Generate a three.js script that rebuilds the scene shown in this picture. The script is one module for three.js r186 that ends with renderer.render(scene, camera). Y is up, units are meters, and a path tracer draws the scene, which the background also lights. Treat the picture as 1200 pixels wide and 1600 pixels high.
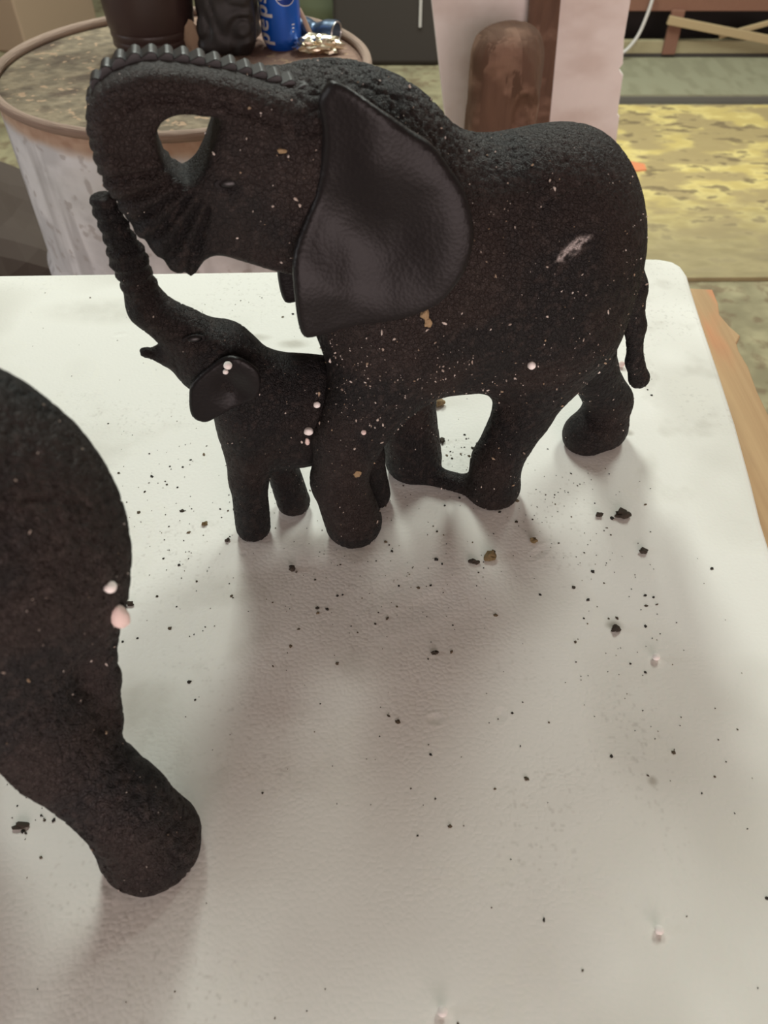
import * as THREE from 'three';
import { mergeGeometries } from 'three/addons/utils/BufferGeometryUtils.js';
import { RoundedBoxGeometry } from 'three/addons/geometries/RoundedBoxGeometry.js';
import { RectAreaLightUniformsLib } from 'three/addons/lights/RectAreaLightUniformsLib.js';

// ---------------------------------------------------------------- camera, daylight, exposure
const scene = new THREE.Scene();
const camera = new THREE.PerspectiveCamera(2 * Math.atan(800 / 1209) * 180 / Math.PI, 1200 / 1600, 0.02, 60);
camera.position.set(0, 1.28, 0); camera.rotation.set(-47 * Math.PI / 180, 0, 0);
camera.focus = 0.55; camera.userData.fStop = 11;
const renderer = new THREE.WebGLRenderer({ antialias: true });
renderer.toneMapping = THREE.LinearToneMapping; renderer.toneMappingExposure = 0.91;
renderer.shadowMap.enabled = true;
RectAreaLightUniformsLib.init();
scene.background = new THREE.Color(0.9, 0.97, 1.0);
const SKYLIGHT = { x: [-0.5, 1.25], z: -2.7, w: 0.5, d: 1.4, y: 3.0, power: [39, 35] }, DOORWAY = { x: 0.7, w: 3.4, h: 2.4, z: 3.2, power: 5.0 }, WINDOW = { z: -0.2, w: 1.7, y: 1.75, h: 1.3, power: 6 };
function daylight(color, power, w, h, pos, look) { const l = new THREE.RectAreaLight(color, power, w, h); l.position.set(...pos); l.lookAt(...look); scene.add(l); return l; }
for (const i of [0, 1]) daylight(new THREE.Color(0.94, 1.0, 0.91), SKYLIGHT.power[i], SKYLIGHT.w, SKYLIGHT.d, [SKYLIGHT.x[i], SKYLIGHT.y - 0.02, SKYLIGHT.z], [SKYLIGHT.x[i], 0, SKYLIGHT.z]);   // two skylights in the roof
daylight(new THREE.Color(1.0, 0.76, 0.73), DOORWAY.power, DOORWAY.w, DOORWAY.h, [DOORWAY.x, DOORWAY.h / 2, DOORWAY.z - 0.02], [DOORWAY.x, DOORWAY.h / 2, 0]);      // open front of the workshop
daylight(new THREE.Color(0.95, 0.97, 1.0), WINDOW.power, WINDOW.w, WINDOW.h, [-4.17, WINDOW.y, WINDOW.z], [0, WINDOW.y, WINDOW.z]);             // window in the left wall

// ---------------------------------------------------------------- noise and small tools
function rng(seed) { let s = seed >>> 0; return () => { s = (s + 0x6D2B79F5) >>> 0; let t = Math.imul(s ^ (s >>> 15), 1 | s); t = (t + Math.imul(t ^ (t >>> 7), 61 | t)) ^ t; return ((t ^ (t >>> 14)) >>> 0) / 4294967296; }; }
const clamp = (x, a = 0, b = 1) => Math.min(b, Math.max(a, x));
const mix = (a, b, t) => a + (b - a) * t;
const smooth = (a, b, x) => { const t = clamp((x - a) / (b - a)); return t * t * (3 - 2 * t); };
function hash3(x, y, z) { let h = Math.imul(x, 374761393) ^ Math.imul(y, 668265263) ^ Math.imul(z, 1274126177); h = Math.imul(h ^ (h >>> 13), 1103515245); h ^= h >>> 16; return (h >>> 0) / 4294967296; }
function noise3(x, y, z) {
  const X = Math.floor(x), Y = Math.floor(y), Z = Math.floor(z); x -= X; y -= Y; z -= Z;
  const u = x * x * (3 - 2 * x), v = y * y * (3 - 2 * y), w = z * z * (3 - 2 * z);
  const L = (dy, dz) => mix(hash3(X, Y + dy, Z + dz), hash3(X + 1, Y + dy, Z + dz), u);
  return mix(mix(L(0, 0), L(1, 0), v), mix(L(0, 1), L(1, 1), v), w);
}
const fbm = (x, y, z, n = 4) => { let s = 0, a = 0.5, t = 0; for (let i = 0; i < n; i++) { s += a * noise3(x, y, z); t += a; a *= 0.5; x = x * 2.03 + 7.1; y = y * 2.03 + 3.7; z = z * 2.03 + 1.3; } return s / t; };
function cells3(x, y, z) {                       // distance to the border between irregular cells (0 on the border)
  const X = Math.floor(x), Y = Math.floor(y), Z = Math.floor(z); let a = 9, b = 9;
  for (let i = -1; i < 2; i++) for (let j = -1; j < 2; j++) for (let k = -1; k < 2; k++) {
    const px = X + i + hash3(X + i, Y + j, Z + k) - x, py = Y + j + hash3(X + i + 57, Y + j, Z + k) - y, pz = Z + k + hash3(X + i, Y + j + 91, Z + k) - z;
    const d = px * px + py * py + pz * pz; if (d < a) { b = a; a = d; } else if (d < b) b = d;
  }
  return Math.sqrt(b) - Math.sqrt(a);
}
// ---------------------------------------------------------------- signed distances (metres)
const smin = (a, b, k) => { const h = Math.max(k - Math.abs(a - b), 0) / k; return Math.min(a, b) - h * h * k * 0.25; };
const smax = (a, b, k) => -smin(-a, -b, k);
const ball = (cx, cy, cz, rx, ry, rz) => (x, y, z) => {          // ellipsoid
  x -= cx; y -= cy; z -= cz; const k0 = Math.hypot(x / rx, y / ry, z / rz), k1 = Math.hypot(x / rx / rx, y / ry / ry, z / rz / rz);
  return k1 < 1e-9 ? -Math.min(rx, ry, rz) : k0 * (k0 - 1) / k1;
};
const bone = (a, b) => (x, y, z) => {                             // tapered capsule, joints are [x, y, z, radius]
  const bx = b[0] - a[0], by = b[1] - a[1], bz = b[2] - a[2], px = x - a[0], py = y - a[1], pz = z - a[2];
  const t = clamp((px * bx + py * by + pz * bz) / (bx * bx + by * by + bz * bz));
  return Math.hypot(px - t * bx, py - t * by, pz - t * bz) - mix(a[3], b[3], t);
};
const limb = (...j) => { const bs = j.slice(1).map((q, i) => bone(j[i], q)); return (x, y, z) => bs.reduce((d, f) => smin(d, f(x, y, z), 0.006), 9); };
function curve2(pts, n = 4, closed = true) {                      // Catmull-Rom through millimetre points, in metres
  const out = [], m = pts.length, g = (i) => pts[closed ? (i + m) % m : Math.min(m - 1, Math.max(0, i))];
  for (let i = 0; i < (closed ? m : m - 1); i++) for (let s = 0; s < n; s++) {
    const t = s / n, [p, q, r, u] = [g(i - 1), g(i), g(i + 1), g(i + 2)];
    out.push([0, 1].map((c) => 0.0005 * (2 * q[c] + (r[c] - p[c]) * t + (2 * p[c] - 5 * q[c] + 4 * r[c] - u[c]) * t * t + (3 * q[c] - p[c] - 3 * r[c] + u[c]) * t * t * t)));
  }
  if (!closed) out.push(pts[m - 1].map((v) => v / 1000));
  return out;
}
const outline = (poly) => (x, y) => {                             // signed distance to a polygon
  let d = 1e9, s = 1;
  for (let i = 0, j = poly.length - 1; i < poly.length; j = i++) {
    const [ax, ay] = poly[i], [bx, by] = poly[j], ex = bx - ax, ey = by - ay, wx = x - ax, wy = y - ay;
    const t = clamp((wx * ex + wy * ey) / (ex * ex + ey * ey)); d = Math.min(d, (wx - ex * t) ** 2 + (wy - ey * t) ** 2);
    const c1 = y >= ay, c2 = y < by, c3 = ex * wy > ey * wx; if ((c1 && c2 && c3) || (!c1 && !c2 && !c3)) s = -s;
  }
  return s * Math.sqrt(d);
};
const slabbed = (d2, z, half, round) => { const a = d2 + round, b = Math.abs(z) - half + round; return Math.min(Math.max(a, b), 0) + Math.hypot(Math.max(a, 0), Math.max(b, 0)) - round; };
// surface nets over a box; relief(x, y, z, nx, ny, nz) pushes each vertex along its normal
function meshField(f, lo, hi, cell, relief) {
  const n = [0, 1, 2].map((i) => Math.ceil((hi[i] - lo[i]) / cell) + 1), B = 4, val = new Float32Array(n[0] * n[1] * n[2]).fill(1);
  const at = (i, j, k) => (k * n[1] + j) * n[0] + i;
  for (let k = 0; k < n[2]; k += B) for (let j = 0; j < n[1]; j += B) for (let i = 0; i < n[0]; i += B) {
    const far = f(lo[0] + (i + B / 2) * cell, lo[1] + (j + B / 2) * cell, lo[2] + (k + B / 2) * cell), skip = Math.abs(far) > cell * B * 1.5;
    for (let c = k; c < Math.min(k + B, n[2]); c++) for (let b = j; b < Math.min(j + B, n[1]); b++) for (let a = i; a < Math.min(i + B, n[0]); a++)
      val[at(a, b, c)] = skip ? far : f(lo[0] + a * cell, lo[1] + b * cell, lo[2] + c * cell);
  }
  const id = new Int32Array(val.length).fill(-1), pos = [], idx = [];
  for (let k = 0; k < n[2] - 1; k++) for (let j = 0; j < n[1] - 1; j++) for (let i = 0; i < n[0] - 1; i++) {
    let cnt = 0, sx = 0, sy = 0, sz = 0;
    const v = (a, b, c) => val[at(i + a, j + b, k + c)];
    const edge = (a, b, c, d, e, g) => { const p = v(a, b, c), q = v(d, e, g); if (p < 0 !== q < 0) { const t = p / (p - q); sx += a + t * (d - a); sy += b + t * (e - b); sz += c + t * (g - c); cnt++; } };
    for (let a = 0; a < 2; a++) for (let b = 0; b < 2; b++) { edge(0, a, b, 1, a, b); edge(a, 0, b, a, 1, b); edge(a, b, 0, a, b, 1); }
    if (cnt) { id[at(i, j, k)] = pos.length / 3; pos.push(lo[0] + (i + sx / cnt) * cell, lo[1] + (j + sy / cnt) * cell, lo[2] + (k + sz / cnt) * cell); }
  }
  const quad = (flip, a, b, c, d) => { if (a < 0 || b < 0 || c < 0 || d < 0) return; flip ? idx.push(a, b, c, a, c, d) : idx.push(a, c, b, a, d, c); };
  for (let k = 1; k < n[2] - 1; k++) for (let j = 1; j < n[1] - 1; j++) for (let i = 1; i < n[0] - 1; i++) {
    const s = val[at(i, j, k)] < 0;
    if (s !== val[at(i + 1, j, k)] < 0) quad(s, id[at(i, j - 1, k - 1)], id[at(i, j, k - 1)], id[at(i, j, k)], id[at(i, j - 1, k)]);
    if (s !== val[at(i, j + 1, k)] < 0) quad(s, id[at(i - 1, j, k - 1)], id[at(i - 1, j, k)], id[at(i, j, k)], id[at(i, j, k - 1)]);
    if (s !== val[at(i, j, k + 1)] < 0) quad(s, id[at(i - 1, j - 1, k)], id[at(i, j - 1, k)], id[at(i, j, k)], id[at(i - 1, j, k)]);
  }
  const g = new THREE.BufferGeometry(); g.setAttribute('position', new THREE.Float32BufferAttribute(pos, 3)); g.setIndex(idx); g.computeVertexNormals();
  if (relief) {
    const p = g.attributes.position, m = g.attributes.normal;
    for (let i = 0; i < p.count; i++) { const x = p.getX(i), y = p.getY(i), z = p.getZ(i), a = m.getX(i), b = m.getY(i), c = m.getZ(i), h = relief(x, y, z, a, b, c); p.setXYZ(i, x + a * h, y + b * h, z + c * h); }
    g.computeVertexNormals();
  }
  return g;
}
// ---------------------------------------------------------------- the carved cow and calf, in their own frame: x towards the tail, y up, z towards the viewer
const HEAD = curve2([[-205, 276], [-204, 285], [-200, 294], [-192, 300.5], [-182, 304], [-172, 305.5], [-156, 303.5], [-133, 299], [-112, 293], [-92, 290], [-74, 278], [-66, 222], [-92, 204], [-116, 205], [-126, 207], [-144, 213], [-155, 216], [-163, 213], [-169, 206], [-173, 203], [-175, 206], [-182, 210], [-188, 220], [-195, 232], [-200, 246], [-204, 257], [-205, 267]]);
const HOLE = curve2([[-175, 276], [-172, 282], [-168, 285], [-161, 286], [-152, 285], [-145, 284], [-148, 276], [-155, 263], [-162, 256], [-168, 256], [-174, 265]]);
const EAR = curve2([[-102, 294], [-99, 301], [-95, 304], [-87, 301], [-76, 294], [-65, 286], [-53, 278], [-45, 268], [-38, 258], [-34, 246], [-33, 234], [-36, 220], [-42, 210], [-49, 202], [-59, 196], [-76, 190], [-90, 188], [-107, 185], [-117, 184], [-120, 190], [-121, 206], [-119, 230], [-106, 254], [-101, 279]]);
const CALF_EAR = curve2([[-156, 160], [-145, 152], [-144, 140], [-148, 131], [-158, 125], [-170, 119], [-180, 115], [-187, 121], [-186, 135], [-182, 145], [-168, 156]]);
const headOutline = outline(HEAD), holeOutline = outline(HOLE), earOutline = outline(EAR), calfEarOutline = outline(CALF_EAR);
function headField(x, y, z) {
  const broad = smooth(0.075, 0.02, Math.hypot(x + 0.098, y - 0.246));
  let half = 0.017 + 0.017 * broad;
  const dx = x + 0.147, dy = y - 0.266, r = Math.hypot(dx, dy), ang = Math.atan2(-dy, -dx), flat = headOutline(x, y);     // folds fan out from the cheek over the curled trunk
  const fan = smooth(0.016, 0.026, r) * smooth(-0.2, 0.05, ang) * smooth(1.36, 1.26, ang);
  half -= 0.0042 * fan * Math.pow(0.5 + 0.5 * Math.cos(ang * 30 + 3), 2);
  half -= 0.0026 * smooth(0.0022, 0.0006, Math.abs(flat + 0.0105)) * smooth(0.27, 0.284, y) * smooth(-0.195, -0.18, x);        // a groove under the trunk's upper edge
  half -= 0.003 * smooth(0.0045, 0.001, Math.hypot((x + 0.1445) * 0.7, y - 0.257));              // eye socket
  let d = slabbed(flat, z + 0.002, half, 0.009);
  return smax(d, -slabbed(holeOutline(x, y), z, 0.1, 0.001), 0.006);
}
const COW = [
  [ball(-0.056, 0.186, -0.006, 0.056, 0.082, 0.046), 0.02], [ball(0.0, 0.176, -0.008, 0.08, 0.079, 0.052), 0.03], [ball(0.043, 0.175, -0.008, 0.05, 0.081, 0.047), 0.03],
  [ball(-0.086, 0.254, -0.006, 0.041, 0.0425, 0.034), 0.02], [ball(-0.062, 0.25, -0.006, 0.03, 0.034, 0.03), 0.02],
  [limb([-0.058, 0.15, 0.012, 0.034], [-0.094, 0.085, 0.018, 0.022], [-0.101, 0.05, 0.02, 0.0185], [-0.093, 0.013, 0.025, 0.0205]), 0.018],
  [limb([-0.045, 0.13, -0.028, 0.03], [-0.041, 0.07, -0.032, 0.019], [-0.036, 0.013, -0.03, 0.022]), 0.016],
  [limb([0.045, 0.14, 0.008, 0.034], [0.03, 0.08, 0.01, 0.0195], [0.016, 0.035, 0.009, 0.0175], [0.016, 0.011, 0.009, 0.0208]), 0.018],
  [limb([0.068, 0.14, -0.02, 0.027], [0.099, 0.073, -0.032, 0.0175], [0.123, 0.035, -0.038, 0.0175], [0.121, 0.012, -0.036, 0.02], [0.106, 0.011, -0.03, 0.019]), 0.012],
  [limb([0.082, 0.19, -0.008, 0.012], [0.097, 0.155, -0.008, 0.0105], [0.1085, 0.125, -0.008, 0.0065], [0.116, 0.095, -0.008, 0.0054], [0.123, 0.08, -0.008, 0.0078]), 0.005],
  [limb([-0.03, 0.005, -0.018, 0.008], [0.004, 0.005, 0.004, 0.008]), 0.006],
];
const cowField = (x, y, z) => { let d = headField(x, y, z); for (const [f, k] of COW) d = smin(d, f(x, y, z), k); return smax(d, -y, 0.004); };
const CALF = [
  [ball(-0.122, 0.09, -0.008, 0.052, 0.043, 0.027), 0.014], [ball(-0.168, 0.144, -0.002, 0.025, 0.022, 0.019), 0.012], [limb([-0.165, 0.144, -0.004, 0.02], [-0.14, 0.108, -0.006, 0.026]), 0.012],
  [limb([-0.185, 0.166, -0.004, 0.0145], [-0.199, 0.182, -0.004, 0.0105], [-0.2025, 0.213, -0.003, 0.0086], [-0.207, 0.243, -0.002, 0.0068]), 0.012],
  [limb([-0.18, 0.142, -0.003, 0.009], [-0.194, 0.151, -0.002, 0.0055], [-0.207, 0.155, -0.002, 0.003]), 0.005],
  [limb([-0.155, 0.1, 0.002, 0.02], [-0.161, 0.05, 0.006, 0.0125], [-0.1635, 0.007, 0.01, 0.0125]), 0.01],
  [limb([-0.136, 0.085, -0.016, 0.018], [-0.138, 0.045, -0.014, 0.0115], [-0.132, 0.007, -0.009, 0.0125]), 0.008],
  [limb([-0.085, 0.085, -0.01, 0.022], [-0.078, 0.045, -0.006, 0.013], [-0.073, 0.008, -0.003, 0.013]), 0.01],
];
const calfField = (x, y, z) => { let d = 9; for (const [f, k] of CALF) d = smin(d, f(x, y, z), k); return smax(d, -y, 0.004); };
const earField = (x, y, z) => slabbed(earOutline(x, y), z - (0.044 + 0.012 * smooth(-0.095, -0.04, x) * smooth(0.3, 0.22, y) - 0.008 * smooth(0.04, 0, Math.hypot(x + 0.075, y - 0.235)) - 0.012 * smooth(-0.072, -0.108, x) * smooth(0.205, 0.26, y)), 0.0042, 0.0035);
const calfEarField = (x, y, z) => slabbed(calfEarOutline(x, y), z - (0.0185 + 0.004 * smooth(-0.165, -0.145, x) - 0.003 * smooth(0.016, 0, Math.hypot(x + 0.16, y - 0.137))), 0.0024, 0.002);
const skin = (amount, scale) => (x, y, z) => -amount * smooth(0.14, 0, cells3(x * scale, y * scale * 0.75, z * scale)) + amount * 0.9 * (fbm(x * 160, y * 160, z * 160, 3) - 0.5);

// the second sculpture, a little larger, walking out of the picture on the left
const bigHead = (x, y, z) => 1.1 * headField((x + 0.15) / 1.1 - 0.054, y / 1.1, (z + 0.035) / 1.1);
const BULL = [
  [ball(-0.026, 0.2, -0.042, 0.057, 0.078, 0.047), 0.02], [ball(-0.09, 0.205, -0.042, 0.09, 0.076, 0.054), 0.03], [ball(-0.15, 0.21, -0.04, 0.065, 0.085, 0.05), 0.03], [ball(-0.19, 0.28, -0.035, 0.04, 0.048, 0.038), 0.02],
  [limb([-0.04, 0.165, -0.026, 0.033], [-0.023, 0.085, -0.012, 0.0225], [-0.002, 0.045, 0.002, 0.021], [0.003, 0.013, 0.007, 0.0265]), 0.014],
  [limb([-0.06, 0.15, -0.05, 0.036], [-0.105, 0.07, -0.072, 0.024], [-0.115, 0.013, -0.07, 0.025]), 0.02],
  [limb([-0.15, 0.15, -0.01, 0.038], [-0.175, 0.08, -0.006, 0.026], [-0.19, 0.013, 0.0, 0.025]), 0.02],
  [limb([-0.15, 0.15, -0.055, 0.036], [-0.145, 0.08, -0.062, 0.025], [-0.14, 0.013, -0.06, 0.025]), 0.02],
  [limb([0.002, 0.235, -0.036, 0.012], [0.014, 0.2, -0.034, 0.011], [0.01, 0.16, -0.032, 0.009], [0.0, 0.11, -0.03, 0.008], [-0.005, 0.085, -0.026, 0.009]), 0.01],
];
const bullField = (x, y, z) => { let d = bigHead(x, y, z); for (const [f, k] of BULL) d = smin(d, f(x, y, z), k); return smax(d, -y, 0.004); };
// ---------------------------------------------------------------- scene bookkeeping
const taken = {};
const numbered = (name) => { const k = taken[name] = (taken[name] ?? -1) + 1; return k ? `${name}_${String(k).padStart(3, '0')}` : name; };
const tag = (o, label, category, group) => { o.userData.label = label; o.userData.category = category; if (group) o.userData.group = group; return o; };
function part(name, geometry, material, parent) {
  const m = new THREE.Mesh(geometry, material); m.name = parent === scene ? numbered(name) : name; m.castShadow = m.receiveShadow = true; parent.add(m); return m;
}
function thing(name, label, category, pos = [0, 0, 0], turn = 0, group) { const o = new THREE.Group(); o.name = numbered(name); o.position.set(...pos); o.rotation.y = turn; scene.add(o); return tag(o, label, category, group); }
function structure(name, geometry, material) { const m = part(name, geometry, material, scene); m.userData.kind = 'structure'; return m; }
const rad = (d) => d * Math.PI / 180;
const box = (w, h, d, x, y, z) => new THREE.BoxGeometry(w, h, d).translate(x, y, z);
function beam(a, b, w, h, r = 0.003) {                            // a square bar between two points
  const A = new THREE.Vector3(...a), B = new THREE.Vector3(...b), L = A.distanceTo(B), g = new RoundedBoxGeometry(w, h, L, 2, r);
  const m = new THREE.Matrix4().lookAt(A, B, new THREE.Vector3(0, 1, 0.01)); m.setPosition(A.add(B).multiplyScalar(0.5)); return g.applyMatrix4(m);
}
// ---------------------------------------------------------------- textures
function canvasMap(w, h, draw) { const c = document.createElement('canvas'); c.width = w; c.height = h; draw(c.getContext('2d'), w, h); const t = new THREE.CanvasTexture(c); t.colorSpace = THREE.SRGBColorSpace; return t; }
function dataMap(w, h, f, srgb = true, repeat = true) {            // f(u, v) gives a grey or an [r, g, b], 0..1
  const d = new Uint8Array(w * h * 4);
  for (let j = 0, k = 0; j < h; j++) for (let i = 0; i < w; i++, k += 4) { const c = f(i / w, j / h); if (typeof c === 'number') d[k] = d[k + 1] = d[k + 2] = 255 * clamp(c); else { d[k] = 255 * clamp(c[0]); d[k + 1] = 255 * clamp(c[1]); d[k + 2] = 255 * clamp(c[2]); } d[k + 3] = 255; }
  const t = new THREE.DataTexture(d, w, h); t.magFilter = THREE.LinearFilter; t.minFilter = THREE.LinearMipmapLinearFilter; t.generateMipmaps = true;
  t.wrapS = t.wrapT = repeat ? THREE.RepeatWrapping : THREE.ClampToEdgeWrapping; if (srgb) t.colorSpace = THREE.SRGBColorSpace; t.needsUpdate = true; return t;
}
const blend = (a, b, t) => [mix(a[0], b[0], t), mix(a[1], b[1], t), mix(a[2], b[2], t)];
function wrapCells(u, v, n, seed) {                                // tiling cells: [nearest, border distance]
  const x = u * n, y = v * n, X = Math.floor(x), Y = Math.floor(y); let a = 9, b = 9;
  for (let i = -1; i < 2; i++) for (let j = -1; j < 2; j++) { const cx = ((X + i) % n + n) % n, cy = ((Y + j) % n + n) % n, px = X + i + hash3(cx, cy, seed) - x, py = Y + j + hash3(cx, cy, seed + 7) - y, d = px * px + py * py; if (d < a) { b = a; a = d; } else if (d < b) b = d; }
  return [Math.sqrt(a), Math.sqrt(b) - Math.sqrt(a)];
}
const ring = (u, v, s, seed, n = 4) => fbm(s * Math.cos(u * 2 * Math.PI) + seed, s * Math.sin(u * 2 * Math.PI) + seed, s * (2.2 * Math.sin(v * Math.PI)) + seed, n);
const skinBump = dataMap(768, 768, (u, v) => { const [, e] = wrapCells(u, v, 16, 3), [, f] = wrapCells(u, v, 38, 9), [a] = wrapCells(u, v, 60, 5); return 0.5 * smooth(0, 0.25, e) + 0.3 * smooth(0, 0.3, f) + 0.2 * (1 - a); }, false);
const woodBump = dataMap(512, 512, (u, v) => ring(u, v, 3, 4) * 0.6 + 0.4 * fbm(u * 90, v * 6, 2, 3), false);
const roughBump = dataMap(512, 512, (u, v) => ring(u, v, 6, 2, 5) * 0.5 + 0.5 * wrapCells(u, v, 40, 4)[0], false);
// foam: pressed beads, dents and a scratch in the relief; dust stains in the colour. uv spans 1.25 x 1.0 m of the slab
const dents = [], dr = rng(11); for (let i = 0; i < 34; i++) dents.push([dr() * 1.25, dr() * 1.0, 0.002 + 0.004 * dr(), dr() * 3, 1 + 2.4 * dr()]);
dents.push([0.746, 0.448, 0.014, 0.45, 3.6], [0.732, 0.462, 0.012, 0.5, 3.2], [0.73, 0.062, 0.011, 0.9, 4.5], [0.75, 0.363, 0.004, 0.1, 1.4], [0.789, 0.366, 0.004, 1.4, 1.4]);
const slabBump = dataMap(1600, 1280, (u, v) => {
  const x = u * 1.25, y = v * 1.0, [a, e] = wrapCells(u, v, 330, 21), big = noise3(x * 90, y * 90, 1);
  let h = 0.62 + 0.05 * big + 0.16 * smooth(0, 0.3, e) * (0.4 + 0.6 * noise3(x * 130, y * 130, 6)) - 0.05 * a + 0.14 * (fbm(x * 420, y * 420, 5, 2) - 0.5);
  for (const [p, q, r, t, s] of dents) { const dx = x - p, dy = y - q; if (Math.abs(dx) < 0.03 && Math.abs(dy) < 0.03) { const c = Math.cos(t), n = Math.sin(t), k = Math.hypot((dx * c + dy * n) / s, -dx * n + dy * c) / r; if (k < 1.6) h += -0.5 * smooth(1, 0, k) * 0.7 + 0.12 * smooth(0.4, 0, Math.abs(k - 1.15)); } }
  return h;
}, false, false);
const stains = [[0.68, 0.085, 0.05, 0.03, 0.3], [0.92, 0.075, 0.03, 0.05, 0.26], [0.67, 0.5, 0.035, 0.018, 0.12], [0.62, 0.46, 0.04, 0.02, 0.1], [0.87, 0.43, 0.008, 0.005, 0.35], [0.92, 0.62, 0.006, 0.005, 0.3], [0.87, 0.325, 0.004, 0.004, 0.3], [0.6, 0.755, 0.018, 0.008, 0.22], [0.635, 0.745, 0.02, 0.01, 0.2], [0.67, 0.735, 0.015, 0.012, 0.16], [0.575, 0.37, 0.03, 0.03, 0.13], [0.7, 0.49, 0.02, 0.012, 0.22], [0.46, 0.8, 0.1, 0.03, 0.1]];
const slabColor = dataMap(1000, 800, (u, v) => {
  const x = u * 1.25, y = v * 1.0; let d = 0.12 * smooth(0.5, 0.75, fbm(x * 9, y * 9, 3, 3)) + 0.1 * smooth(0.55, 0.8, fbm(x * 40, y * 40, 8, 3)) * smooth(0.4, 0.65, fbm(x * 5, y * 5, 1, 2));
  for (const [p, q, a, b, k] of stains) if (Math.hypot((x - p) / a, (y - q) / b) < 1) d += 1.4 * k * smooth(1, 0.2, Math.hypot((x - p) / a, (y - q) / b)) * (0.35 + 0.9 * fbm(x * 130, y * 130, 4, 3));
  const fine = smooth(0.8, 0.92, noise3(x * 700, y * 700, 9)) * smooth(0.42, 0.7, fbm(x * 14, y * 14, 12, 2));
  return blend(blend([0.925, 0.925, 0.9], [0.45, 0.42, 0.36], clamp(d)), [0.3, 0.27, 0.23], 0.12 * fine);
}, true, false);
const floorColor = dataMap(1024, 1024, (u, v) => { const n = ring(u, v, 5, 1, 5), m = fbm(u * 60, v * 60, 2, 4), c = blend([0.48, 0.45, 0.35], [0.60, 0.57, 0.45], smooth(0.2, 0.8, n)); return blend(c, [0.40, 0.33, 0.25], 0.6 * smooth(0.5, 0.75, m)); });
const yellowColor = dataMap(1024, 1024, (u, v) => {
  const n = fbm(u * 16, v * 20, 3, 5), m = fbm(u * 34, v * 50, 7, 4), front = smooth(0.5, 0.04, v + 0.25 * (n - 0.5));
  let c = blend([0.74, 0.66, 0.41], [0.83, 0.76, 0.50], smooth(0.3, 0.7, m)); c = blend(c, [0.60, 0.53, 0.38], smooth(0.42, 0.62, n) * 0.85); c = blend(c, [0.42, 0.36, 0.26], 0.75 * smooth(0.6, 0.72, m));
  return blend(c, blend([0.47, 0.43, 0.33], [0.60, 0.55, 0.42], m), front * 0.85);
});
const greyGreen = dataMap(512, 512, (u, v) => blend([0.54, 0.53, 0.44], [0.50, 0.49, 0.40], smooth(0.4, 0.7, fbm(u * 20, v * 8, 3))));
const ply = dataMap(512, 1024, (u, v) => { const g = fbm(u * 40, v * 3, 2, 4), n = fbm(u * 8, v * 8, 5, 3); let c = blend([0.74, 0.62, 0.46], [0.66, 0.53, 0.38], g); c = blend(c, [0.5, 0.42, 0.32], 0.5 * smooth(0.5, 0.7, n)); return blend(c, [0.8, 0.52, 0.36], 0.7 * smooth(0.8, 0.93, v) * smooth(0.4, 0.6, n)); });
const brownWood = dataMap(512, 512, (u, v) => { const g = fbm(u * 14, v * 3, 6, 5), n = fbm(u * 5, v * 7, 1, 4); return blend(blend([0.33, 0.235, 0.18], [0.46, 0.35, 0.28], g), [0.60, 0.48, 0.41], smooth(0.48, 0.7, n) * 0.7); });
const drumSide = dataMap(1024, 1024, (u, v) => {
  const n = fbm(u * 26, v * 16, 2, 5), s = fbm(u * 60, v * 4, 8, 3), p = fbm(u * 110, v * 60, 4, 3); let c = blend([0.82, 0.82, 0.84], [0.93, 0.93, 0.95], smooth(0.35, 0.65, n));
  c = blend(c, [0.62, 0.61, 0.62], 0.45 * smooth(0.56, 0.72, s)); c = blend(c, [0.66, 0.63, 0.63], 0.5 * smooth(0.64, 0.74, p));
  return blend(c, blend([0.62, 0.48, 0.40], [0.82, 0.72, 0.64], p), smooth(0.965, 0.985, v + 0.02 * (n - 0.5)));
});
const drumTop = dataMap(1024, 1024, (u, v) => { const x = u - 0.5, y = v - 0.5, n = fbm(u * 34, v * 34, 2, 6), m = fbm(u * 12, v * 12, 6, 6); let c = blend([0.40, 0.355, 0.29], [0.53, 0.475, 0.39], smooth(0.25, 0.75, n)); c = blend(c, [0.25, 0.19, 0.15], 0.75 * smooth(0.48, 0.72, m)); c = blend(c, [0.52, 0.40, 0.35], 0.75 * smooth(0.02, 0.28, x + 0.25 * (m - 0.5))); return blend(c, [0.62, 0.52, 0.42], smooth(0.68, 0.76, fbm(u * 46, v * 46, 3, 3))); });
const panelColor = dataMap(512, 512, (u, v) => blend([0.93, 0.90, 0.88], [0.86, 0.81, 0.78], smooth(0.35, 0.8, fbm(u * 6, v * 12, 3, 4))));

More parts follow.
